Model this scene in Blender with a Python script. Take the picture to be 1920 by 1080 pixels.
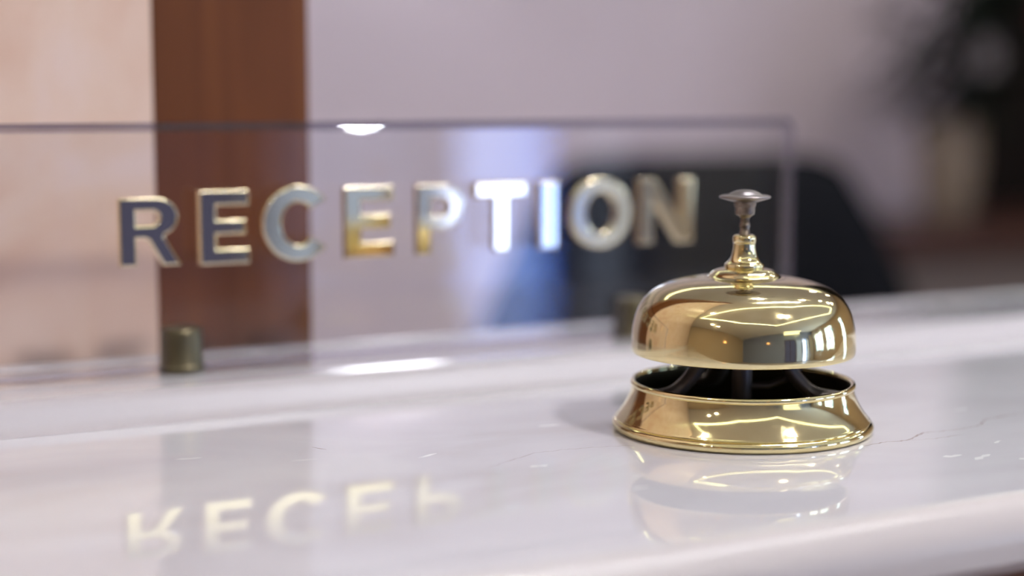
import bpy, bmesh, math, random
from mathutils import Vector, Matrix

for _o in list(bpy.data.objects):
    bpy.data.objects.remove(_o, do_unlink=True)
scene = bpy.context.scene
col = scene.collection
random.seed(7)
rad = math.radians

# ------------------------------------------------------------------ camera
F_PX = 3060.0
PITCH = math.atan(353.0 / F_PX)
CZ = 1.157
cd = bpy.data.cameras.new('camera')
cam = bpy.data.objects.new('camera', cd)
col.objects.link(cam)
cam.location = (0, 0, CZ)
cam.rotation_euler = (math.pi / 2 - PITCH, 0, rad(-28))
cd.sensor_width = 36.0
cd.lens = F_PX * 36.0 / 1920.0
cd.clip_start = 0.02
cd.clip_end = 60
cd.dof.use_dof = True
cd.dof.focus_distance = 0.505
cd.dof.aperture_fstop = 3.4
scene.camera = cam

# ------------------------------------------------------------------ world, exposure
w = bpy.data.worlds.new('daylight')
scene.world = w
w.use_nodes = True
w.node_tree.nodes['Background'].inputs[0].default_value = (0.62, 0.76, 1.0, 1)
w.node_tree.nodes['Background'].inputs[1].default_value = 1.0
scene.view_settings.view_transform = 'Standard'
scene.view_settings.look = 'None'
scene.view_settings.gamma = 1.0
scene.view_settings.use_curve_mapping = False
scene.view_settings.exposure = 0.2
scene.cycles.use_denoising = True
scene.cycles.max_bounces = 12
scene.cycles.transmission_bounces = 10
scene.cycles.glossy_bounces = 6
scene.cycles.diffuse_bounces = 4
scene.cycles.sample_clamp_indirect = 6.0

# brightness of the lamps and the lit openings
E_WINDOW = 6.5
E_COVE = 4.2
E_LAMP = 290.0
E_SPOT = 220.0
E_SCONCE = 22.0


# ------------------------------------------------------------------ materials
def mat(name, color=(.8, .8, .8), rough=.5, metal=0.0, spec=.5, coat=0.0, coat_r=.05, trans=0.0, ior=1.5,
        emit=None, strength=0.0):
    m = bpy.data.materials.new(name)
    m.use_nodes = True
    b = m.node_tree.nodes['Principled BSDF']
    b.inputs['Base Color'].default_value = (*color, 1)
    b.inputs['Roughness'].default_value = rough
    b.inputs['Metallic'].default_value = metal
    b.inputs['Specular IOR Level'].default_value = spec
    b.inputs['IOR'].default_value = ior
    b.inputs['Coat Weight'].default_value = coat
    b.inputs['Coat Roughness'].default_value = coat_r
    b.inputs['Transmission Weight'].default_value = trans
    if emit:
        b.inputs['Emission Color'].default_value = (*emit, 1)
        b.inputs['Emission Strength'].default_value = strength
    return m


def nodes(m):
    return m.node_tree.nodes, m.node_tree.links, m.node_tree.nodes['Principled BSDF']


def noise(m, scale, detail=3, stretch=(1, 1, 1), rot=(0, 0, 0), dist=0.0):
    n, l, b = nodes(m)
    tc = n.new('ShaderNodeTexCoord')
    mp = n.new('ShaderNodeMapping')
    mp.inputs['Scale'].default_value = stretch
    mp.inputs['Rotation'].default_value = rot
    nz = n.new('ShaderNodeTexNoise')
    nz.inputs['Scale'].default_value = scale
    nz.inputs['Detail'].default_value = detail
    nz.inputs['Distortion'].default_value = dist
    l.new(tc.outputs['Object'], mp.inputs[0])
    l.new(mp.outputs[0], nz.inputs['Vector'])
    return nz


def ramp(m, src, stops):
    n, l, b = nodes(m)
    r = n.new('ShaderNodeValToRGB')
    while len(r.color_ramp.elements) < len(stops):
        r.color_ramp.elements.new(.5)
    for e, (p, c) in zip(r.color_ramp.elements, stops):
        e.position = p
        e.color = (*c, 1) if len(c) == 3 else c
    l.new(src, r.inputs[0])
    return r


def bump(m, src, strength, dist):
    n, l, b = nodes(m)
    bp = n.new('ShaderNodeBump')
    bp.inputs['Strength'].default_value = strength
    bp.inputs['Distance'].default_value = dist
    l.new(src, bp.inputs['Height'])
    l.new(bp.outputs[0], b.inputs['Normal'])


# polished brass with faint tarnish and pits
brass = mat('polished_brass', (.80, .67, .42), .09, 1.0)
nz = noise(brass, 60, 6, dist=.6)
cr = ramp(brass, nz.outputs['Fac'], [(.32, (.84, .71, .38)), (.62, (.89, .78, .45))])
nodes(brass)[1].new(cr.outputs[0], nodes(brass)[2].inputs['Base Color'])
nz2 = noise(brass, 420, 4)
rr = ramp(brass, nz2.outputs['Fac'], [(.45, (.06, .06, .06)), (.72, (.13, .13, .13))])
nodes(brass)[1].new(rr.outputs[0], nodes(brass)[2].inputs['Roughness'])

old_brass = mat('aged_bronze', (.20, .155, .12), .36, 1.0)
nz = noise(old_brass, 300, 4)
cr = ramp(old_brass, nz.outputs['Fac'], [(.35, (.10, .07, .05)), (.65, (.30, .25, .21))])
nodes(old_brass)[1].new(cr.outputs[0], nodes(old_brass)[2].inputs['Base Color'])
grey_bronze = mat('worn_knob_metal', (.27, .24, .24), .36, 1.0)
dark_iron = mat('dark_iron', (.24, .21, .20), .4, .8)
inner_dark = mat('dark_brass_inside', (.075, .058, .03), .55, .8)  # much darker metal for the insides of base and gong
letter_gold = mat('mirror_gold', (.90, .77, .53), .07, 1.0)
standoff_m = mat('bronze_standoff', (.125, .105, .065), .42, .85)
standoff_m2 = mat('bronze_standoff_edge', (.30, .26, .15), .28, 1.0)

# glass
glass = mat('clear_glass', (.97, .985, 1.0), 0.0, 0, .5, trans=1.0, ior=1.5)


def clear(m, tint, base):
    """thin clear pane: what is behind shows through, the lobby mirrors in it"""
    n, l, b = nodes(m)
    t_ = n.new('ShaderNodeBsdfTransparent'); t_.inputs[0].default_value = (*tint, 1)
    g_ = n.new('ShaderNodeBsdfGlossy'); g_.inputs['Roughness'].default_value = 0.0
    w_ = n.new('ShaderNodeLayerWeight'); w_.inputs[0].default_value = .5
    p_ = n.new('ShaderNodeMath'); p_.operation = 'POWER'; p_.inputs[1].default_value = 5.0
    a_ = n.new('ShaderNodeMath'); a_.operation = 'MULTIPLY_ADD'; a_.inputs[1].default_value = 1 - base; a_.inputs[2].default_value = base
    x_ = n.new('ShaderNodeMixShader')
    l.new(w_.outputs['Facing'], p_.inputs[0]); l.new(p_.outputs[0], a_.inputs[0]); l.new(a_.outputs[0], x_.inputs[0])
    l.new(t_.outputs[0], x_.inputs[1]); l.new(g_.outputs[0], x_.inputs[2])
    l.new(x_.outputs[0], n['Material Output'].inputs['Surface'])


clear(glass, (.985, .99, 1.0), .045)
edge_glass = mat('polished_glass_edge', (.93, .95, 1.0), .03)
clear(edge_glass, (.80, .80, .90), .20)
n, l, b = nodes(edge_glass)                      # lilac diffuse stands in for light piped to the glass edges
o_ = n['Material Output']; src_ = o_.inputs['Surface'].links[0].from_socket
d_ = n.new('ShaderNodeBsdfDiffuse'); d_.inputs[0].default_value = (.62, .58, .70, 1)
x_ = n.new('ShaderNodeMixShader'); x_.inputs[0].default_value = .22
l.new(src_, x_.inputs[1]); l.new(d_.outputs[0], x_.inputs[2]); l.new(x_.outputs[0], o_.inputs['Surface'])
top_glass = mat('bevelled_glass_edge', (.6, .6, .7), .03)
clear(top_glass, (.56, .55, .64), .08)

# marble counter
marble = mat('polished_marble', (.60, .58, .62), .13, 0, .5, coat=.4, coat_r=.02)
nz = noise(marble, 7, 6, (1, 2.2, 1), (0, 0, .35), 1.2)
cr = ramp(marble, nz.outputs['Fac'], [(.25, (.43, .41, .44)), (.5, (.495, .485, .54)), (.75, (.555, .55, .605))])
nodes(marble)[1].new(cr.outputs[0], nodes(marble)[2].inputs['Base Color'])
nz2 = noise(marble, 34, 5, (1, 3, 1), (0, 0, .5))
rr = ramp(marble, nz2.outputs['Fac'], [(.35, (.025, .025, .025)), (.7, (.06, .06, .06))])
nodes(marble)[1].new(rr.outputs[0], nodes(marble)[2].inputs['Roughness'])
honed = mat('honed_marble_edge', (.39, .37, .41), .40, 0, .4)
satin = mat('satin_marble_edge', (.42, .385, .40), .26, 0, .5)  # front edge of the slab, its shading put in as darker, browner colour
vein = mat('brown_vein', (.24, .18, .17), .2)
fleck = mat('white_fleck', (.64, .63, .68), .10)

pink_marble = mat('peach_marble', (.62, .47, .40), .35)
nz = noise(pink_marble, 11, 5, (1, 1, 1), dist=1.5)
cr = ramp(pink_marble, nz.outputs['Fac'], [(.30, (.62, .42, .33)), (.5, (.68, .505, .42)), (.7, (.70, .55, .51))])
nodes(pink_marble)[1].new(cr.outputs[0], nodes(pink_marble)[2].inputs['Base Color'])

wood = mat('warm_brown_wood', (.15, .055, .022), .4, spec=.25)
nz = noise(wood, 9, 5, (6, 6, .35), dist=.8)
cr = ramp(wood, nz.outputs['Fac'], [(.3, (.085, .026, .007)), (.55, (.125, .039, .011)), (.75, (.155, .054, .014))])
nodes(wood)[1].new(cr.outputs[0], nodes(wood)[2].inputs['Base Color'])
dark_wood = mat('dark_red_wood', (.055, .018, .012), .35)
nz = noise(dark_wood, 6, 4, (1, 1, 6))
cr = ramp(dark_wood, nz.outputs['Fac'], [(.3, (.04, .012, .008)), (.7, (.075, .026, .018))])
nodes(dark_wood)[1].new(cr.outputs[0], nodes(dark_wood)[2].inputs['Base Color'])
black_wood = mat('near_black_wood', (.008, .005, .0045), .6, spec=.2)
grey_front = mat('taupe_laminate', (.16, .125, .115), .5)
mauve = mat('mauve_plaster', (.72, .60, .65), .8)
nz = noise(mauve, 3, 3)
cr = ramp(mauve, nz.outputs['Fac'], [(.3, (.775, .66, .745)), (.7, (.815, .695, .785))])
nodes(mauve)[1].new(cr.outputs[0], nodes(mauve)[2].inputs['Base Color'])
warm_wall = mat('warm_beige_plaster', (.55, .40, .26), .8)
blue_wall = mat('blue_grey_plaster', (.27, .31, .46), .8)
ceil_m = mat('ceiling_plaster', (.82, .80, .78), .85)
floor_m = mat('lobby_floor_tile', (.5, .45, .43), .25)
n, l, b = nodes(floor_m)
tcx = n.new('ShaderNodeTexCoord')
bk = n.new('ShaderNodeTexBrick')
bk.offset = 0
bk.inputs['Scale'].default_value = 1.0
bk.inputs['Brick Width'].default_value = .6
bk.inputs['Row Height'].default_value = .6
bk.inputs['Mortar Size'].default_value = .004
bk.inputs['Color1'].default_value = (.55, .50, .49, 1)
bk.inputs['Color2'].default_value = (.58, .52, .50, 1)
bk.inputs['Mortar'].default_value = (.2, .17, .16, 1)
l.new(tcx.outputs['Object'], bk.inputs['Vector'])
l.new(bk.outputs['Color'], b.inputs['Base Color'])

black_leather = mat('black_leather', (.004, .004, .006), .7, spec=.1)
nz = noise(black_leather, 260, 3)
bump(black_leather, nz.outputs['Fac'], .2, .001)
black_plastic = mat('black_plastic', (.010, .010, .012), .5, spec=.3)
ceramic = mat('beige_ceramic', (.27, .205, .155), .45)
soil = mat('soil', (.03, .02, .012), .9)
leaf_m = mat('dark_green_leaf', (.010, .022, .012), .6, spec=.15)
nz = noise(leaf_m, 20, 3)
cr = ramp(leaf_m, nz.outputs['Fac'], [(.3, (.003, .007, .004)), (.7, (.010, .02, .011))])
nodes(leaf_m)[1].new(cr.outputs[0], nodes(leaf_m)[2].inputs['Base Color'])
pale_petal = mat('pale_petal', (.30, .26, .27), .6)
red_petal = mat('red_petal', (.16, .006, .015), .5)
curtain_m = mat('green_brown_curtain', (.10, .085, .045), .85)
sheer_m = mat('cream_curtain', (.60, .52, .42), .85)
chrome = mat('chrome', (.6, .6, .62), .15, 1.0)

# things that give off light
m_cove = mat('led_cove_strip', emit=(.93, 1.0, .72), strength=E_COVE)
m_lamp = mat('warm_lamp_glass', emit=(1.0, .95, .90), strength=E_LAMP)
m_lampc = mat('cool_lamp_glass', emit=(.90, .93, 1.0), strength=E_LAMP * 2.4)
m_bar = mat('helper_light_glow', emit=(.95, .97, 1.0), strength=70.0)  # glow of the bar added for the letter highlights
m_spot = mat('downlight_lens', emit=(1.0, .96, .90), strength=E_SPOT)
m_sconce = mat('wall_lamp_diffuser', emit=(.94, .95, 1.0), strength=E_SCONCE)
m_amber = mat('amber_lamp_shade', emit=(1.0, .50, .14), strength=2.0)
# glowing panels stand in for daylight behind the panes, mottled dark to pale blue
m_day = mat('daylight_outside', (0, 0, 0), 1)
n, l, b = nodes(m_day)
nz = noise(m_day, 3.0, 6, (1, 1, 1), dist=.6)
cr = ramp(m_day, nz.outputs['Fac'], [(.36, (.10, .17, .24)), (.46, (.28, .50, .92)), (.56, (.72, .86, 1.0))])
l.new(cr.outputs[0], b.inputs['Emission Color'])
b.inputs['Emission Strength'].default_value = E_WINDOW
m_dayblue = mat('blue_daylight_outside', (0, 0, 0), 1)
n, l, b = nodes(m_dayblue)
tcx = n.new('ShaderNodeTexCoord'); sx = n.new('ShaderNodeSeparateXYZ'); mr = n.new('ShaderNodeMapRange')
l.new(tcx.outputs['Object'], sx.inputs[0]); l.new(sx.outputs['X'], mr.inputs['Value'])
mr.inputs['From Min'].default_value = 2.95; mr.inputs['From Max'].default_value = 3.6
cr = ramp(m_dayblue, mr.outputs[0], [(.40, (.40, .52, 1.0)), (.80, (.26, .42, 1.0)), (.86, (.05, .20, 1.0))])
l.new(cr.outputs[0], b.inputs['Emission Color'])
b.inputs['Emission Strength'].default_value = E_WINDOW * 1.05


m_dimblue = mat('dim_blue_glow', (0, 0, 0), 1, emit=(.34, .38, .90), strength=.17)  # unseen dim blue glow, added for the letters to mirror
m_greyblue = mat('grey_blue_glow', (0, 0, 0), 1, emit=(.42, .55, .92), strength=.75)  # added grey-blue glow for the middle letters
m_paleblue = mat('pale_blue_glow', (0, 0, 0), 1, emit=(.62, .72, .95), strength=1.1)  # added pale glow for the letter O
m_band = mat('added_band_glow', (.8, .8, .7), .5, emit=(.95, 1.0, .80), strength=1.05)  # glow added to show the letters in the marble


# ------------------------------------------------------------------ helpers
def finish(name, bm, mats, parent=None, smooth=False, angle=40, bevel=0.0, seg=2, loc=None):
    bmesh.ops.recalc_face_normals(bm, faces=bm.faces)
    me = bpy.data.meshes.new(name)
    bm.to_mesh(me)
    bm.free()
    for m in (mats if isinstance(mats, (list, tuple)) else [mats]):
        me.materials.append(m)
    if smooth:
        me.polygons.foreach_set('use_smooth', [True] * len(me.polygons))
        me.set_sharp_from_angle(angle=rad(angle))
    o = bpy.data.objects.new(name, me)
    col.objects.link(o)
    if bevel:
        md = o.modifiers.new('edge', 'BEVEL')
        md.width = bevel
        md.segments = seg
        md.limit_method = 'ANGLE'
        md.angle_limit = rad(35)
        md.harden_normals = False
    if parent:
        o.parent = parent
        o.matrix_parent_inverse = Matrix.Translation(-Vector(parent.location))
    if loc:
        o.location = loc
    return o


def empty(name, loc, label, cat, group=None):
    o = bpy.data.objects.new(name, None)
    o.location = loc
    o.empty_display_size = .02
    col.objects.link(o)
    o['label'] = label
    o['category'] = cat
    if group:
        o['group'] = group
    return o


def tag(o, label, cat, group=None):
    o['label'] = label
    o['category'] = cat
    if group:
        o['group'] = group
    return o


def struct(o):
    o['kind'] = 'structure'
    return o


def box(bm, x0, x1, y0, y1, z0, z1, mi=0):
    vs = [bm.verts.new((x, y, z)) for z in (z0, z1) for y in (y0, y1) for x in (x0, x1)]
    for f in ((0, 2, 3, 1), (4, 5, 7, 6), (0, 1, 5, 4), (2, 6, 7, 3), (0, 4, 6, 2), (1, 3, 7, 5)):
        fc = bm.faces.new([vs[i] for i in f])
        fc.material_index = mi
    return vs


def boxes(name, lst, m, parent=None, bevel=0.0, **k):
    bm = bmesh.new()
    for b_ in lst:
        box(bm, *b_)
    return finish(name, bm, m, parent, bevel=bevel, **k)


def lathe(bm, prof, cx, cy, z0, seg=128, closed=False, mi=0):
    """prof: list of (radius, height); radius 0 makes a pole."""
    rings = []
    for r, h in prof:
        if r < 1e-7:
            rings.append([bm.verts.new((cx, cy, z0 + h))])
        else:
            rings.append([bm.verts.new((cx + r * math.cos(2 * math.pi * i / seg), cy + r * math.sin(2 * math.pi * i / seg), z0 + h))
                          for i in range(seg)])
    pairs = list(zip(rings[:-1], rings[1:]))
    if closed:
        pairs.append((rings[-1], rings[0]))
    for a, c in pairs:
        for i in range(seg):
            j = (i + 1) % seg
            if len(a) == 1 and len(c) == 1:
                continue
            if len(a) == 1:
                f = bm.faces.new((a[0], c[j], c[i]))
            elif len(c) == 1:
                f = bm.faces.new((a[i], a[j], c[0]))
            else:
                f = bm.faces.new((a[i], a[j], c[j], c[i]))
            f.material_index = mi
    return rings


def spline(pts, n=8):
    """Catmull-Rom through the points."""
    out = []
    P = [pts[0]] + list(pts) + [pts[-1]]
    for k in range(1, len(P) - 2):
        p0, p1, p2, p3 = P[k - 1:k + 3]
        for i in range(n):
            t = i / n
            out.append(tuple(.5 * ((2 * b_) + (-a_ + c_) * t + (2 * a_ - 5 * b_ + 4 * c_ - d_) * t * t + (-a_ + 3 * b_ - 3 * c_ + d_) * t ** 3)
                             for a_, b_, c_, d_ in zip(p0, p1, p2, p3)))
    out.append(tuple(pts[-1]))
    return out


def tube(bm, pts, r, seg=12, flat=1.0, mi=0):
    """tube along a 3D path; flat < 1 squashes it vertically."""
    P = [Vector(p) for p in pts]
    rings = []
    for i, p in enumerate(P):
        t = (P[min(i + 1, len(P) - 1)] - P[max(i - 1, 0)]).normalized()
        up = Vector((0, 0, 1)) if abs(t.z) < .95 else Vector((1, 0, 0))
        s = t.cross(up).normalized()
        u = s.cross(t).normalized()
        rr_ = r[i] if isinstance(r, (list, tuple)) else r
        rings.append([bm.verts.new(p + s * math.cos(2 * math.pi * k / seg) * rr_ + u * math.sin(2 * math.pi * k / seg) * rr_ * flat)
                      for k in range(seg)])
    for a, c in zip(rings[:-1], rings[1:]):
        for i in range(seg):
            j = (i + 1) % seg
            bm.faces.new((a[i], a[j], c[j], c[i])).material_index = mi
    bm.faces.new(rings[0][::-1]).material_index = mi
    bm.faces.new(rings[-1]).material_index = mi


def extrude_outline(name, outline, axis_from, axis_to, m, parent, plane='yz', **k):
    """outline in two coordinates, extruded along the third."""
    bm = bmesh.new()
    def P3(a, c, t):
        return (t, a, c) if plane == 'yz' else (a, t, c)
    A = [bm.verts.new(P3(a, c, axis_from)) for a, c in outline]
    B = [bm.verts.new(P3(a, c, axis_to)) for a, c in outline]
    bm.faces.new(A)
    bm.faces.new(B[::-1])
    for i in range(len(A)):
        j = (i + 1) % len(A)
        bm.faces.new((A[i], B[i], B[j], A[j]))
    return finish(name, bm, m, parent, **k)


def arc(cx, cy, r, a0, a1, n=8):
    return [(cx + r * math.cos(rad(a0 + (a1 - a0) * i / n)), cy + r * math.sin(rad(a0 + (a1 - a0) * i / n))) for i in range(n + 1)]


# ------------------------------------------------------------------ room shell
Z0, Z1 = 1.05, 1.058          # counter top, raised ledge top
LX, RX, BY, SY, CH = -3.6, 4.7, -5.0, 3.6, 2.75   # left, right, lobby back, staff back, ceiling

bm = bmesh.new(); box(bm, LX - .2, RX + .2, BY - .2, SY + .2, -.12, 0)
struct(finish('floor', bm, floor_m))
bm = bmesh.new(); box(bm, LX - .2, RX + .2, BY - .2, SY + .2, CH, CH + .12)
struct(finish('ceiling', bm, ceil_m))
struct(boxes('wall_staff', [(LX, RX, SY, SY + .15, 0, CH)], mauve))
struct(boxes('wall_left', [(LX - .15, LX, BY, SY, 0, CH)], warm_wall))


def wall_with_holes(name, axis, at0, at1, u0, u1, holes, m):
    """axis 'x': the wall lies across x (a side wall); holes = (u0,u1,z0,z1)."""
    bm = bmesh.new()
    us = sorted({u0, u1, *[h[0] for h in holes], *[h[1] for h in holes]})
    for a, c in zip(us[:-1], us[1:]):
        zs = [(0, CH)]
        for h in holes:
            if h[0] <= a + 1e-6 and h[1] >= c - 1e-6:
                zs = [s for z in zs for s in ((z[0], min(h[2], z[1])), (max(h[3], z[0]), z[1])) if s[1] - s[0] > 1e-6]
        for z in zs:
            if axis == 'x':
                box(bm, at0, at1, a, c, z[0], z[1])
            else:
                box(bm, a, c, at0, at1, z[0], z[1])
    return struct(finish(name, bm, m))


win_r = [(-4.5, -3.0, .75, 2.25), (-2.5, -1.3, .75, 2.25), (.05, .55, .75, 2.25)]
wall_with_holes('wall_right', 'x', RX, RX + .15, BY, SY, win_r, warm_wall)
door_b = (2.98, 3.55, 0.02, 2.2)
glow_b = (.9, 2.1, .02, 2.25)
glow_c = (2.17, 2.90, .02, 2.25)
glow_d = (3.62, 3.92, .02, 2.25)
wall_with_holes('wall_back', 'y', BY - .15, BY, LX, RX, [door_b, glow_b, glow_c, glow_d], blue_wall)


def window(name, axis, at, u0, u1, z0, z1, nv, nh, day, fm):
    """frame + mullions + a glowing panel close behind, in place of the outside."""
    fr = []
    t = .05
    def B(a, c, e, f):
        fr.append((at, at + .06, a, c, e, f) if axis == 'x' else (a, c, at - .06, at, e, f))
    B(u0, u0 + t, z0, z1); B(u1 - t, u1, z0, z1); B(u0, u1, z0, z0 + t); B(u0, u1, z1 - t, z1)
    for i in range(1, nv):
        uu = u0 + (u1 - u0) * i / nv
        B(uu - .02, uu + .02, z0 + t, z1 - t)
    for i in range(1, nh):
        zz = z0 + (z1 - z0) * i / nh
        B(u0 + t, u1 - t, zz - .015, zz + .015)
    f = struct(boxes(name, fr, fm))
    if axis == 'x':
        boxes('daylight', [(at + .10, at + .11, u0, u1, z0, z1)], day, f)
    else:
        boxes('daylight', [(u0, u1, at - .11, at - .10, z0, z1)], day, f)
    return f


for i, h in enumerate(win_r):
    window('window_%d' % (i + 1), 'x', RX + .02, *h, 2 if i < 2 else 1, 2 if i < 2 else 1, m_day, dark_wood)
window('glow_panel_1', 'y', BY - .02, *glow_b, 2, 1, m_dimblue, dark_wood)  # framed glowing panel added to turn the first letters dark blue
window('window_4', 'y', BY - .02, *glow_c, 1, 1, m_greyblue, dark_wood)  # grey-blue glowing panel added for the reflections in C and E
window('window_5', 'y', BY - .02, *glow_d, 1, 1, m_paleblue, dark_wood)  # pale glowing panel added to brighten the reflection in O
window('door_1', 'y', BY - .02, *door_b, 1, 1, m_dayblue, dark_wood)

# peach marble pier and wooden casing behind the left end of the counter
struct(boxes('wall_pier', [(LX, .176, .6275, .76, 0, CH)], pink_marble))
struct(boxes('trim_1', [(.176, .2405, .6275, .775, 0, CH)], wood, bevel=.001))
# dark wall cladding at the far right of the staff side
struct(boxes('trim_2', [(3.42, RX, SY - .03, SY, 0, CH)], black_wood))

# ------------------------------------------------------------------ reception counter
XA, XB = -1.6, 3.4
counter = empty('reception_counter', (.9, .47, 0), 'long reception counter with a glossy pale marble top and raised back ledge', 'counter')
yf = .312
prof = [(yf + .004, 1.03), (yf, 1.034)] + [p for p in arc(yf + .012, Z0 - .012, .012, 180, 90, 10)] + [(.529, Z0), (.529, 1.03)]
top = extrude_outline('countertop', prof, XA, XB, [marble, vein, fleck], counter, smooth=True, angle=30)
prof = spline([(.524, Z0 + .00006), (.528, Z0 + .0004), (.532, Z0 + .0016), (.536, Z0 + .0040), (.540, Z0 + .0064), (.5445, Z0 + .0077), (.550, Z1)], 4) + arc(.607, Z1 - .002, .002, 90, 0, 3) + \
       [(.6092, Z1 - .001)] + [(.6098, Z1 - .001)] + arc(.612, Z1 - .002, .002, 180, 90, 3) + arc(.6235, Z1 - .0035, .0035, 90, 0, 4) + [(.627, 1.03), (.524, 1.03)]
ledge = extrude_outline('raised_ledge', prof, XA, XB, [marble, honed], counter, smooth=True, angle=30)
for p_ in ledge.data.polygons:
    if p_.center.y < .549 and abs(p_.normal.x) < .5:
        p_.material_index = 1
boxes('counter_front', [(XA + .02, XB - .02, .345, .60, .08, 1.03)], wood, counter)
boxes('kick_plate', [(XA + .04, XB - .04, .37, .58, 0, .08)], black_wood, counter)

# veins and flecks are part of the slab's own mesh
top.data.materials.append(satin)
for p_ in top.data.polygons:
    if abs(p_.normal.x) < .5 and p_.normal.y < -.12:
        p_.material_index = 3
bm = bmesh.new(); bm.from_mesh(top.data)


def ribbon(pts, wd, mi, z=Z0 + .00004):
    pts = [Vector((p[0], p[1], z)) for p in pts]
    vs = []
    for i, p in enumerate(pts):
        t = (pts[min(i + 1, len(pts) - 1)] - pts[max(i - 1, 0)]).normalized()
        s = Vector((-t.y, t.x, 0))
        k = wd * random.uniform(.35, 1.2) * (0.3 if i in (0, len(pts) - 1) else 1)
        vs.append((bm.verts.new(p + s * k / 2), bm.verts.new(p - s * k / 2)))
    for a, c in zip(vs[:-1], vs[1:]):
        f = bm.faces.new((a[0], c[0], c[1], a[1])); f.material_index = mi


def wob(pts, amp, n=7):
    o_ = []
    for a, c in zip(pts[:-1], pts[1:]):
        for i in range(n):
            t = i / n
            o_.append((a[0] + (c[0] - a[0]) * t + random.uniform(-amp, amp), a[1] + (c[1] - a[1]) * t + random.uniform(-amp, amp)))
    o_.append(pts[-1])
    return o_


ribbon(wob([(.3309, .3891), (.3405, .3903), (.3481, .389), (.3606, .3955), (.3734, .3945), (.3847, .3955), (.3955, .403), (.4144, .4047)], .0005), .00055, 1)
ribbon(wob([(.3481, .389), (.3580, .3868), (.3700, .3875)], .0004), .0002, 1)
ribbon(wob([(.2683, .4230), (.2583, .4259), (.2461, .428), (.2349, .4279), (.225, .4231), (.214, .417)], .0006), .00022, 1)
ribbon([(.1785, .4680), (.1800, .4645), (.1812, .4625)], .0005, 1)
for cx_, cy_, ln, wd in [(.345, .365, .007, .0016), (.352, .360, .010, .0018), (.362, .352, .005, .0012), (.205, .440, .008, .0008), (.228, .412, .006, .0009),
                         (.372, .374, .005, .0012), (.170, .452, .008, .0007), (.14, .47, .008, .0008), (.24, .375, .006, .0012), (.283, .352, .012, .0018),
                         (.400, .420, .006, .001), (.39, .365, .010, .0010), (.260, .463, .008, .0009)]:
    a = random.uniform(-.2, .5)
    pts = [(cx_ + math.cos(a) * ln * (t - .5), cy_ + math.sin(a) * ln * (t - .5) + random.uniform(-.0004, .0004)) for t in (0, .25, .5, .75, 1)]
    ribbon(pts, wd * 1.5, 2, Z0 + .00003)
bm.to_mesh(top.data); bm.free()

# ------------------------------------------------------------------ reception bell
BX, BY2 = .314, .4301
bell = empty('reception_bell', (BX, BY2, Z0), 'polished brass call bell with a knob plunger standing on the marble counter', 'bell')
K = .001


def mm(pr):
    return [(r * K, h * K) for r, h in pr]


# base ring: lip, groove, concave flare, rolled rim, dark inside
out = [(39.5, 0), (41.6, .15), (42.3, .9), (42.5, 1.9), (42.2, 2.7), (41.4, 3.25), (41.2, 3.3), (41.05, 3.5), (41.4, 3.7), (41.35, 3.95), (41.05, 4.15)]
fl = spline([(41.076, 4.15), (39.548, 6.16), (38.262, 8.17), (37.217, 10.18), (36.413, 12.19), (35.85, 14.2)], 6)
rim = [(36.2, 14.35), (36.55, 14.8), (36.5, 15.5), (36.1, 16.05), (35.5, 16.2), (34.9, 15.9), (34.7, 15.3)]
bm = bmesh.new()
lathe(bm, mm(out + fl[1:] + rim), BX, BY2, Z0, 160)
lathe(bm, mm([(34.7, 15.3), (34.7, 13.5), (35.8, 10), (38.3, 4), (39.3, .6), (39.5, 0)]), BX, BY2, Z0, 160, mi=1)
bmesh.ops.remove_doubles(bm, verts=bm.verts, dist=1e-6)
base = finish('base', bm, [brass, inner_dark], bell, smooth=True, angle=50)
# floor plate inside the ring
bm = bmesh.new()
lathe(bm, mm([(0, 1.0), (37.5, 1.0), (38.6, .3), (38.6, .05), (0, .05)]), BX, BY2, Z0, 96)
finish('bottom_plate', bm, inner_dark, bell, smooth=True, angle=40)
# gong
dome_o = spline([(36.1, 25.6), (36.3, 27.2), (36.2, 30.5), (35.8, 34.0), (34.6, 38.6), (32.4, 42.4), (29.0, 45.6), (24.0, 47.9), (18.0, 49.3), (12.6, 49.9)], 7)
boss = spline([(12.6, 49.9), (11.6, 50.3), (10.6, 51.3), (9.2, 52.2), (6.0, 52.9), (2.0, 53.1)], 5)
bm = bmesh.new()
pr = [(35.3, 25.3), (35.8, 25.2)] + dome_o + boss[1:] + [(2.0, 52.0)]
inn = spline([(12, 48.8), (23.5, 46.8), (28.2, 44.6), (31.5, 41.5), (33.6, 38.2), (34.8, 33.8), (35.1, 30), (35.1, 26.5)], 5)
lathe(bm, mm(pr), BX, BY2, Z0, 180)
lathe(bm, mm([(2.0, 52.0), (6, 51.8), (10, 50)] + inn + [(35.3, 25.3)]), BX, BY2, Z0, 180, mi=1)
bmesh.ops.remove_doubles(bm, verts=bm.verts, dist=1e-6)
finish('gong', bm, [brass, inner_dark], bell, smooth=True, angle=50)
# collar nut
bm = bmesh.new()
c = [(0, 52.6), (6.0, 52.6), (6.35, 52.9), (6.35, 54.0), (6.1, 54.3)] + spline([(6.1, 54.3), (5.2, 55.0), (4.3, 56.4), (3.75, 58.6), (3.55, 60.6), (3.75, 61.4), (3.8, 62.6), (3.5, 63.3), (2.9, 63.6)], 5)[1:] + [(1.9, 63.6), (1.9, 62.5), (0, 62.5)]
lathe(bm, mm(c), BX, BY2, Z0, 72)
finish('collar', bm, brass, bell, smooth=True, angle=50)
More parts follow.
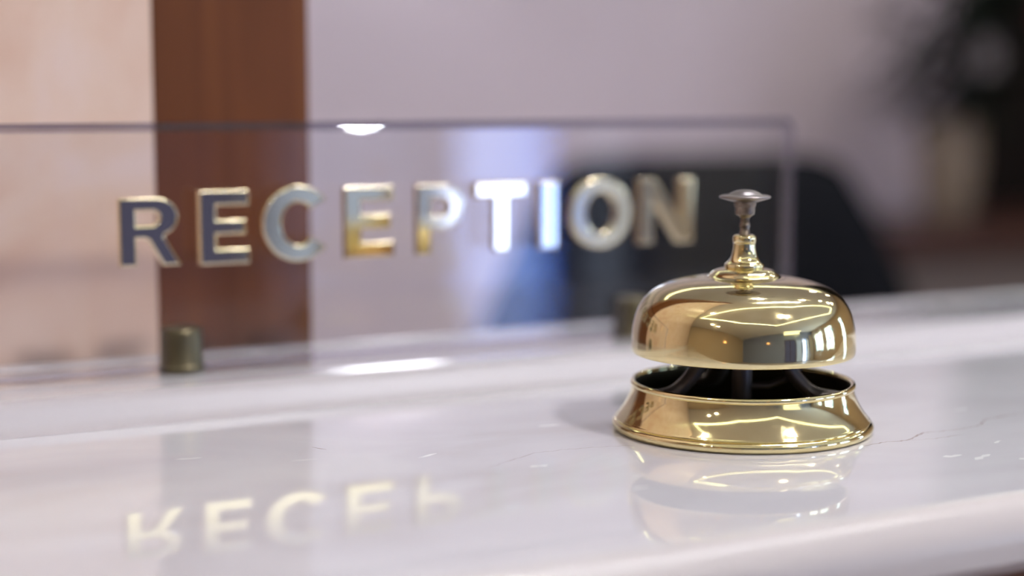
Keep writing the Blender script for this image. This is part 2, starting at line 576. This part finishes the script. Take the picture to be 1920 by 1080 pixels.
# plunger rod
bm = bmesh.new()
c = [(0, 55), (1.75, 55), (1.75, 64.6), (1.55, 64.8), (1.55, 66.0), (1.8, 66.2), (1.8, 67.2), (1.5, 67.5), (1.5, 71), (0, 71)]
lathe(bm, mm(c), BX, BY2, Z0, 40)
finish('plunger_rod', bm, old_brass, bell, smooth=True, angle=50)
# push knob: cup and disc
bm = bmesh.new()
c = [(0, 69.0), (1.6, 69.0), (1.9, 69.5), (3.1, 70.2), (3.25, 71.2), (3.2, 72.3), (3.55, 73.2), (3.7, 74.4), (0, 74.4)]
lathe(bm, mm(c), BX, BY2, Z0, 48)
knob = finish('knob_socket', bm, old_brass, bell, smooth=True, angle=40)
bm = bmesh.new()
c = [(0, 74.2), (4.4, 74.3), (6.8, 75.0), (8.1, 75.4), (8.4, 75.75), (8.3, 76.1), (7.6, 76.35), (6.0, 76.4), (5.3, 76.7), (4.6, 77.2), (3.2, 77.8), (1.8, 78.1), (0, 78.2)]
lathe(bm, mm(c), BX, BY2, Z0, 64)
finish('push_knob', bm, grey_bronze, bell, smooth=True, angle=60)
# dark bracket: hub + three arms bending down to the ring
bm = bmesh.new()
lathe(bm, mm([(0, 1.0), (7.0, 1.0), (7.0, 4.0), (3.2, 5.0), (3.2, 26), (4.5, 27), (4.5, 50), (0, 50)]), BX, BY2, Z0, 32)
finish('post', bm, dark_iron, bell, smooth=True, angle=40)
for a in (-38, 160, 80):
    ca, sa = math.cos(rad(a)), math.sin(rad(a))
    pts = spline([(3.0, 27.0), (8, 27.0), (12.5, 24.0), (17, 17.5), (22.5, 12.5), (29, 11.0), (35.3, 10.6)], 5)
    bm = bmesh.new()
    tube(bm, [(BX + r * K * ca, BY2 + r * K * sa, Z0 + h * K) for r, h in pts], [.0036] * 8 + [.0034] * (len(pts) - 8), 12, .7)
    finish('bracket_arm', bm, dark_iron, bell, smooth=True, angle=60)
bm = bmesh.new()
ca, sa = math.cos(rad(-25)), math.sin(rad(-25))
tube(bm, [(BX + r * K * ca, BY2 + r * K * sa, Z0 + h * K) for r, h in [(3, 14), (9, 14), (14, 16), (19, 20), (22, 26)]], .0012, 8)
bmesh.ops.create_icosphere(bm, subdivisions=2, radius=.003, matrix=Matrix.Translation((BX + .022 * ca, BY2 + .022 * sa, Z0 + .028)))
finish('striker', bm, dark_iron, bell, smooth=True, angle=60)

# ------------------------------------------------------------------ glass sign
GY = .575                      # front face of the pane
GT = .008
sign = empty('reception_sign', (.28, .583, Z1), 'clear glass desk sign with gold RECEPTION letters held by two bronze standoffs', 'sign')
ch = .0033
zt, zb = 1.1479 + .0009, Z1 + .0015
gx0, gx1 = .02, .4465
pr = [(GY, zb + .0006), (GY, zt - ch), (GY + ch * 1.21, zt), (GY + GT - ch * .7, zt), (GY + GT, zt - ch * .6), (GY + GT, zb + .0006), (GY + GT - .0006, zb), (GY + .0006, zb)]
bm = bmesh.new()
e = .0012
A = [bm.verts.new((gx0, y, z)) for y, z in pr]
B = [bm.verts.new((gx1 - e, y, z)) for y, z in pr]
cy_, cz_ = GY + GT / 2, (zt + zb) / 2
C_ = [bm.verts.new((gx1, y + (e if y < cy_ else -e), z + (-e if z > cz_ else e))) for y, z in pr]
bm.faces.new(A)
for R1, R2 in ((A, B), (B, C_)):
    for i in range(len(pr)):
        j = (i + 1) % len(pr)
        bm.faces.new((R1[i], R2[i], R2[j], R1[j]))
bm.faces.new(C_[::-1])
pane = finish('glass_pane', bm, [glass, edge_glass, top_glass], sign)
for p_ in pane.data.polygons:
    if abs(p_.normal.y) < .985:
        p_.material_index = 2 if p_.normal.z > .3 and p_.normal.x < .3 else 1

TH, CHF = .0024, .0008         # letter thickness and bevel
LB, LT = .0469, .0742
sc = .574 / .578


def letter(ch_, x0, x1, loops, z0=LB, z1=LT):
    """loops in a unit box 0..1 x 0..1, first the outer outline; bevelled front edges."""
    z0 = .107 - (.107 - z0) * sc
    z1 = .107 - (.107 - z1) * sc
    x0 *= sc; x1 *= sc
    cu = bpy.data.curves.new('letter', 'CURVE')
    cu.dimensions = '2D'
    cu.fill_mode = 'BOTH'
    cu.resolution_u = 1
    for lp in loops:
        s = cu.splines.new('POLY')
        s.points.add(len(lp) - 1)
        for p, (u, v) in zip(s.points, lp):
            p.co = (u * (x1 - x0), v * (z1 - z0), 0, 1)
        s.use_cyclic_u = True
    cu.extrude = TH / 2 - CHF / 2
    cu.bevel_depth = CHF
    cu.bevel_resolution = 3
    cu.offset = -CHF
    t = bpy.data.objects.new('tmp', cu)
    col.objects.link(t)
    dg = bpy.context.evaluated_depsgraph_get()
    me = bpy.data.meshes.new_from_object(t.evaluated_get(dg))
    bpy.data.objects.remove(t, do_unlink=True)
    zs = [v.co.z for v in me.vertices]
    dz = min(zs)
    for v in me.vertices:
        x, y, z = v.co
        v.co = (x0 + x, GY - .00005 - (z - dz), Z0 + z0 + y)
    bm = bmesh.new(); bm.from_mesh(me)
    bmesh.ops.remove_doubles(bm, verts=bm.verts, dist=1e-6)
    o = finish('letter', bm, letter_gold, sign, smooth=True, angle=35)
    for p_ in o.data.polygons:
        if abs(p_.normal.y) > .98:
            p_.use_smooth = False
    o['label'] = 'gold letter %s' % ch_
    return o


def ell(cx, cy, rx, ry, a0, a1, n=24):
    return [(cx + rx * math.cos(rad(a0 + (a1 - a0) * i / n)), cy + ry * math.sin(rad(a0 + (a1 - a0) * i / n))) for i in range(n + 1)]


L_E = [[(0, 0), (1, 0), (1, .215), (.34, .215), (.34, .40), (.93, .40), (.93, .605), (.34, .605), (.34, .79), (1, .79), (1, 1), (0, 1)]]
L_I = [[(0, 0), (1, 0), (1, 1), (0, 1)]]
L_T = [[(.35, 0), (.65, 0), (.65, .79), (1, .79), (1, 1), (0, 1), (0, .79), (.35, .79)]]
L_N = [[(0, 0), (.27, 0), (.27, .62), (.70, 0), (1, 0), (1, 1), (.73, 1), (.73, .39), (.30, 1), (0, 1)]]
L_R = [[(0, 0), (.28, 0), (.28, .40), (.40, .40), (.47, .37), (.70, 0), (1, 0), (.76, .37), (.72, .42)] + ell(.60, .715, .36, .285, -68, 90, 12) + [(0, 1)],
       ([(.28, .60)] + ell(.52, .70, .13, .10, -90, 90, 8) + [(.28, .80)])[::-1]]
L_P = [[(0, 0), (.30, 0), (.30, .35), (.60, .35)] + ell(.60, .675, .40, .325, -90, 90, 14)[1:] + [(0, 1)],
       ([(.30, .56)] + ell(.55, .675, .14, .115, -90, 90, 8) + [(.30, .79)])[::-1]]
L_C = [ell(.52, .5, .52, .5, 38, 322, 40) + [(.68, .33)] + ell(.52, .5, .24, .28, 320, 40, 26)[1:-1] + [(.68, .67)]]
L_O = [ell(.5, .5, .5, .5, 0, 360, 48)[:-1], ell(.5, .5, .235, .285, 360, 0, 36)[:-1]]
letter('R', .1482, .1708, L_R, .0475, .0722)
letter('E', .1776, .1966, L_E)
letter('C', .2016, .2288, L_C, .0466, .0753)
letter('E', .2343, .2548, L_E)
letter('P', .2643, .2850, L_P)
letter('T', .2900, .3130, L_T)
letter('I', .3187, .3276, L_I)
letter('O', .3330, .3628, L_O, .0460, .0752)
letter('N', .3663, .3937, L_N)

for i, xx in enumerate((.1708, .3655)):
    bm = bmesh.new()
    yc = .5795
    c = [(0, 0), (8.0, 0), (8.3, .3), (8.3, 2.2), (7.95, 2.6), (7.7, 3.0)] + [(7.6, 13.8), (7.4, 15.2), (6.8, 16.1), (5.6, 16.5), (0, 16.6)]
    lathe(bm, mm(c), xx, yc, Z1, 64)
    finish('standoff', bm, standoff_m, sign, smooth=True, angle=35)

# ------------------------------------------------------------------ office chair
chx, chy = 1.13, 1.72
chair = empty('office_chair', (chx, chy, 0), 'black high-back office chair behind the reception counter', 'chair')
bm = bmesh.new()
NX, NZ = 14, 12
grid = {}
for side in (0, 1):
    for i in range(NX + 1):
        for k in range(NZ + 1):
            u, v = i / NX * 2 - 1, k / NZ
            hw_ = .32 - .115 * max(0.0, (v - .6) / .4)
            zz = .56 + (1.092 - .56) * v
            # rounded top corners
            if v > .85:
                zz -= .02 * (abs(u) ** 8) * (v - .85) / .15
            ed = (1 - abs(u) ** 6) * (1 - abs(2 * v - 1) ** 8)
            yy = (-.035 if side == 0 else .035) * (.35 + .65 * max(ed, 0)) - .02 * u * u + .05 * (v - .4)
            grid[side, i, k] = bm.verts.new((chx + .0 + u * hw_, chy - .10 + yy, zz))
for side in (0, 1):
    for i in range(NX):
        for k in range(NZ):
            bm.faces.new([grid[side, a, c] for a, c in ((i, k), (i + 1, k), (i + 1, k + 1), (i, k + 1))])
for i in range(NX):
    for k in (0, NZ):
        bm.faces.new([grid[0, i, k], grid[0, i + 1, k], grid[1, i + 1, k], grid[1, i, k]])
for k in range(NZ):
    for i in (0, NX):
        bm.faces.new([grid[0, i, k], grid[0, i, k + 1], grid[1, i, k + 1], grid[1, i, k]])
finish('backrest', bm, black_leather, chair, smooth=True, angle=60)
boxes('seat', [(chx - .27, chx + .27, chy - .10, chy + .42, .44, .54)], black_leather, chair, bevel=.03, seg=4)
for s in (-1, 1):
    bm = bmesh.new()
    X = chx + s * .32
    tube(bm, [(chx + s * .24, chy + .25, .455), (X, chy + .25, .47), (X, chy + .25, .68), (X, chy + .05, .70), (X, chy - .04, .66)], .018, 10)
    box(bm, X - .03, X + .03, chy - .02, chy + .27, .69, .72)
    finish('armrest', bm, black_plastic, chair, smooth=True)
bm = bmesh.new()
lathe(bm, [(0, .09), (.03, .09), (.03, .28), (.018, .28), (.018, .45), (0, .45)], chx, chy + .12, 0, 24)
finish('gas_column', bm, black_plastic, chair, smooth=True)
for k in range(5):
    a = 2 * math.pi * k / 5 + .3
    bm = bmesh.new()
    ex, ey = chx + .30 * math.cos(a), chy + .12 + .30 * math.sin(a)
    tube(bm, [(chx, chy + .12, .12), (ex, ey, .085)], [.028, .018], 10)
    finish('base_leg', bm, black_plastic, chair, smooth=True)
    bm = bmesh.new()
    bmesh.ops.create_cone(bm, cap_ends=True, segments=20, radius1=.03, radius2=.03, depth=.04,
                          matrix=Matrix.Translation((ex, ey, .03)) @ Matrix.Rotation(a, 4, 'Z') @ Matrix.Rotation(math.pi / 2, 4, 'X'))
    tube(bm, [(ex, ey, .03), (ex, ey, .09)], .008, 8)
    finish('caster', bm, black_plastic, chair, smooth=True)

# ------------------------------------------------------------------ sideboard and plant
sb = empty('sideboard', (3.3, 3.2, 0), 'taupe sideboard with a dark red wooden top standing along the back wall', 'sideboard')
boxes('top', [(2.60, 4.30, 2.98, 3.50, .775, .85)], dark_wood, sb, bevel=.004)
boxes('body', [(2.66, 4.24, 3.04, 3.48, .10, .775)], grey_front, sb)
boxes('plinth', [(2.70, 4.20, 3.08, 3.46, 0, .10)], black_wood, sb)
for k in range(3):
    x0 = 2.68 + k * .52
    d = boxes('door', [(x0, x0 + .50, 3.02, 3.04, .12, .755)], grey_front, sb, bevel=.002)
    bm = bmesh.new()
    tube(bm, [(x0 + .44, 3.02, .50), (x0 + .44, 2.995, .50), (x0 + .44, 2.995, .62), (x0 + .44, 3.02, .62)], .005, 8)
    finish('handle', bm, chrome, d, smooth=True)

px, py = 2.92, 3.14
plant = empty('potted_plant', (px, py, .85), 'dark leafy plant with pale and red blooms in a beige pot on the sideboard', 'plant')
bm = bmesh.new()
pr = spline([(.050, 0), (.062, .03), (.072, .10), (.076, .17), (.072, .23), (.078, .255)], 5)
lathe(bm, [(0, 0)] + pr + [(.070, .255), (.066, .22), (0, .22)], px, py, .85, 40)
finish('pot', bm, ceramic, plant, smooth=True, angle=50)
bm = bmesh.new()
for k in range(320):
    a = random.uniform(0, 2 * math.pi)
    h = random.uniform(.0, .50)
    spread = random.uniform(.02, .30) * (.45 + h)
    root = Vector((px - .03 + .16 * h + spread * math.cos(a), py + .5 * spread * math.sin(a), .85 + .27 + h))
    ln, wd = random.uniform(.07, .15), random.uniform(.02, .045)
    d = Vector((math.cos(a), math.sin(a), random.uniform(-.6, .7))).normalized()
    s = d.cross(Vector((0, 0, 1))).normalized()
    nrm = s.cross(d)
    prev = None
    for t in (0, .25, .5, .75, 1):
        ww = wd * math.sin(math.pi * min(.97, t * .9 + .08)) * .5
        p = root + d * ln * t - Vector((0, 0, 1)) * .03 * t * t
        row = [bm.verts.new(p - s * ww + nrm * .003), bm.verts.new(p), bm.verts.new(p + s * ww + nrm * .003)]
        if prev:
            bm.faces.new((prev[0], prev[1], row[1], row[0])); bm.faces.new((prev[1], prev[2], row[2], row[1]))
        prev = row
for k in range(16):
    a = random.uniform(0, 2 * math.pi); rr_ = random.uniform(.05, .22)
    tube(bm, [(px, py, 1.07), (px + .3 * rr_ * math.cos(a) + .02, py + .3 * rr_ * math.sin(a), 1.2), (px + .05 + rr_ * math.cos(a), py + .5 * rr_ * math.sin(a), random.uniform(1.35, 1.6))], .004, 6)
finish('foliage', bm, leaf_m, plant, smooth=True, angle=80)


def bloom(c, R, m, name, n=7):
    bm = bmesh.new()
    C0 = Vector(c)
    for ring, (el, sc_) in enumerate(((.25, 1.0), (.8, .75), (1.3, .5))):
        for k in range(n):
            a = 2 * math.pi * (k + ring * .5) / n
            d = Vector((math.cos(a) * math.cos(el), -math.sin(el), math.sin(a) * math.cos(el)))
            s = Vector((-math.sin(a), 0, math.cos(a)))
            prev = None
            for t in (0, .3, .6, .85, 1):
                ww = R * .42 * sc_ * math.sin(math.pi * min(.96, t * .85 + .1))
                p = C0 + d * R * sc_ * t + Vector((0, -.1 * R * t * t, 0))
                row = [bm.verts.new(p - s * ww), bm.verts.new(p + Vector((0, .08 * R, 0))), bm.verts.new(p + s * ww)]
                if prev:
                    bm.faces.new((prev[0], prev[1], row[1], row[0])); bm.faces.new((prev[1], prev[2], row[2], row[1]))
                prev = row
    return finish(name, bm, m, plant, smooth=True, angle=80)


bloom((2.83, 2.94, 1.262), .048, pale_petal, 'flower')
bloom((3.06, 2.95, 1.37), .06, red_petal, 'flower')

# ------------------------------------------------------------------ lamps
lamp = empty('wall_lamp', (1.565, SY, 1.655), 'slim horizontal white wall lamp glowing on the mauve wall behind the sign', 'lamp')
boxes('backplate', [(1.44, 1.70, SY - .02, SY - .0005, 1.625, 1.685)], chrome, lamp, bevel=.003)
boxes('diffuser', [(1.455, 1.685, SY - .05, SY - .02, 1.642, 1.668)], m_sconce, lamp, bevel=.008, seg=3)
for nm, (ax, ay, dx, dy), lb in (('a', (-.7, BY + .03, .10, .03), 'amber glowing wall lamp on the blue-grey back wall of the lobby'),
                                 ('b', (LX + .03, -2.4, .03, .10), 'amber glowing wall lamp on the beige left wall of the lobby')):
    w_ = empty('wall_lamp', (ax, ay, 1.95), lb, 'lamp')
    boxes('shade', [(ax - dx, ax + dx, ay - dy * .95, ay + dy * .95, 1.80, 2.10)], m_amber, w_)
    boxes('bracket', [(ax - dx * .6, ax + dx * .6, ay - dy * .6, ay + dy * .6, 1.74, 1.80)], chrome, w_)

glow_band = empty('added_glow_band', (1.8, BY, 2.5), 'unseen glowing band added under the lobby ceiling to brighten letter reflections in the counter', 'lamp')  # unseen glow added so letter reflections show in the marble
boxes('diffuser', [(.95, 2.72, BY + .02, BY + .08, 2.54, 2.74), (.95, 2.72, BY + .08, BY + .75, 2.715, 2.74)], m_band, glow_band)
boxes('rail', [(.9, 2.77, BY, BY + .09, 2.50, 2.54)], dark_wood, glow_band)
bm = bmesh.new()
rows = []
for i in range(61):
    x = 3.97 + .62 * i / 60
    y = BY + .07 + .03 * math.sin(i * .9)
    rows.append([bm.verts.new((x, y + dy_, z)) for dy_, z in ((0, .02), (0, 2.4), (.006, 2.4), (.006, .02))])
for a, c in zip(rows[:-1], rows[1:]):
    for q in range(4):
        bm.faces.new((a[q], c[q], c[(q + 1) % 4], a[(q + 1) % 4]))
bm.faces.new(rows[0]); bm.faces.new(rows[-1][::-1])
tag(finish('curtain', bm, sheer_m, smooth=True, angle=60), 'unseen cream pleated curtain added to warm the reflection in the letter N', 'curtain')  # unseen cloth added so the letter N mirrors a warm tone

# ceiling: a light strip outlining the recess over the lobby, a second over the staff side, round downlights
cove = [(-1.5, .45), (.4, .05), (1.2, -.03), (3.5, .72), (3.65, -.05), (.4, -2.2), (-.9, -1.1)]
def strip(name, pts, wd, z0, z1, m, parent=None):
    bm = bmesh.new()
    n_ = len(pts)
    cx0 = sum(p[0] for p in pts) / n_; cy0 = sum(p[1] for p in pts) / n_
    ins, outs = [], []
    for p in pts:
        d = Vector((p[0] - cx0, p[1] - cy0)).normalized() * wd
        outs.append([bm.verts.new((p[0], p[1], z)) for z in (z0, z1)])
        ins.append([bm.verts.new((p[0] - d.x, p[1] - d.y, z)) for z in (z0, z1)])
    for i in range(n_):
        j = (i + 1) % n_
        bm.faces.new((outs[i][0], outs[j][0], outs[j][1], outs[i][1]))
        bm.faces.new((ins[i][0], ins[i][1], ins[j][1], ins[j][0]))
        bm.faces.new((outs[i][0], ins[i][0], ins[j][0], outs[j][0]))
        bm.faces.new((outs[i][1], outs[j][1], ins[j][1], ins[i][1]))
    return finish(name, bm, m, parent)
cv = empty('cove_light', (1.2, -1.8, CH), 'thin pale green light strip outlining a ceiling recess over the lobby', 'ceiling light')
strip('light_strip', cove, .05, CH - .03, CH - .005, m_cove, cv)


def downlight(x, y, r, m, label, group='round downlights'):
    p = empty('downlight', (x, y, CH), label, 'ceiling light', group)
    bm = bmesh.new()
    lathe(bm, [(r * 1.0, -.002), (r * 1.25, -.002), (r * 1.25, -.010), (r * 1.0, -.014)], x, y, CH, 32, closed=True)
    finish('trim_ring', bm, chrome, p, smooth=True)
    bm = bmesh.new()
    lathe(bm, [(0, -.012), (r * .98, -.010), (r * .98, -.003), (0, -.003)], x, y, CH, 32)
    finish('lens', bm, m, p, smooth=True)


boxes('light_strip', [(-.6, 3.4, 2.74, 2.80, CH - .03, CH - .005)], m_cove, empty('cove_light', (1.4, 2.77, CH), 'long straight pale green light strip over the staff side', 'ceiling light'))
downlight(.85, -.85, .12, m_lamp, 'large warm round ceiling lamp inside the lobby light strip', None)
boxes('helper_bar', [(.62, 1.50, .42, .46, CH - .03, CH - .005)], m_bar, empty('helper_light_bar', (1.06, .44, CH), 'slim white light bar added above the counter for highlights on the letters', 'ceiling light'))  # unseen bar added so the letters' top bevels catch bright highlights
downlight(.92, .90, .031, m_lampc, 'small cool white round ceiling lamp above the reception counter', None)
for x, y, lb in [(2.85, 2.4, 'beside the straight light strip over the staff side'), (3.68, 2.5, 'nearest the far right corner of the staff side'),
                 (1.70, .73, 'next to the added light bar above the counter'), (2.5, .92, 'second from the added light bar above the counter'),
                 (3.16, 1.03, 'third from the added light bar above the counter'), (3.65, 1.27, 'last of the row running to the right wall'),
                 (-.73, .35, 'close to the marble pier'), (-2.1, -.4, 'at the left end of the lobby light strip'), (-2.3, -.9, 'nearest the beige left wall')]:
    downlight(x, y, .035, m_spot, 'small round downlight ' + lb)
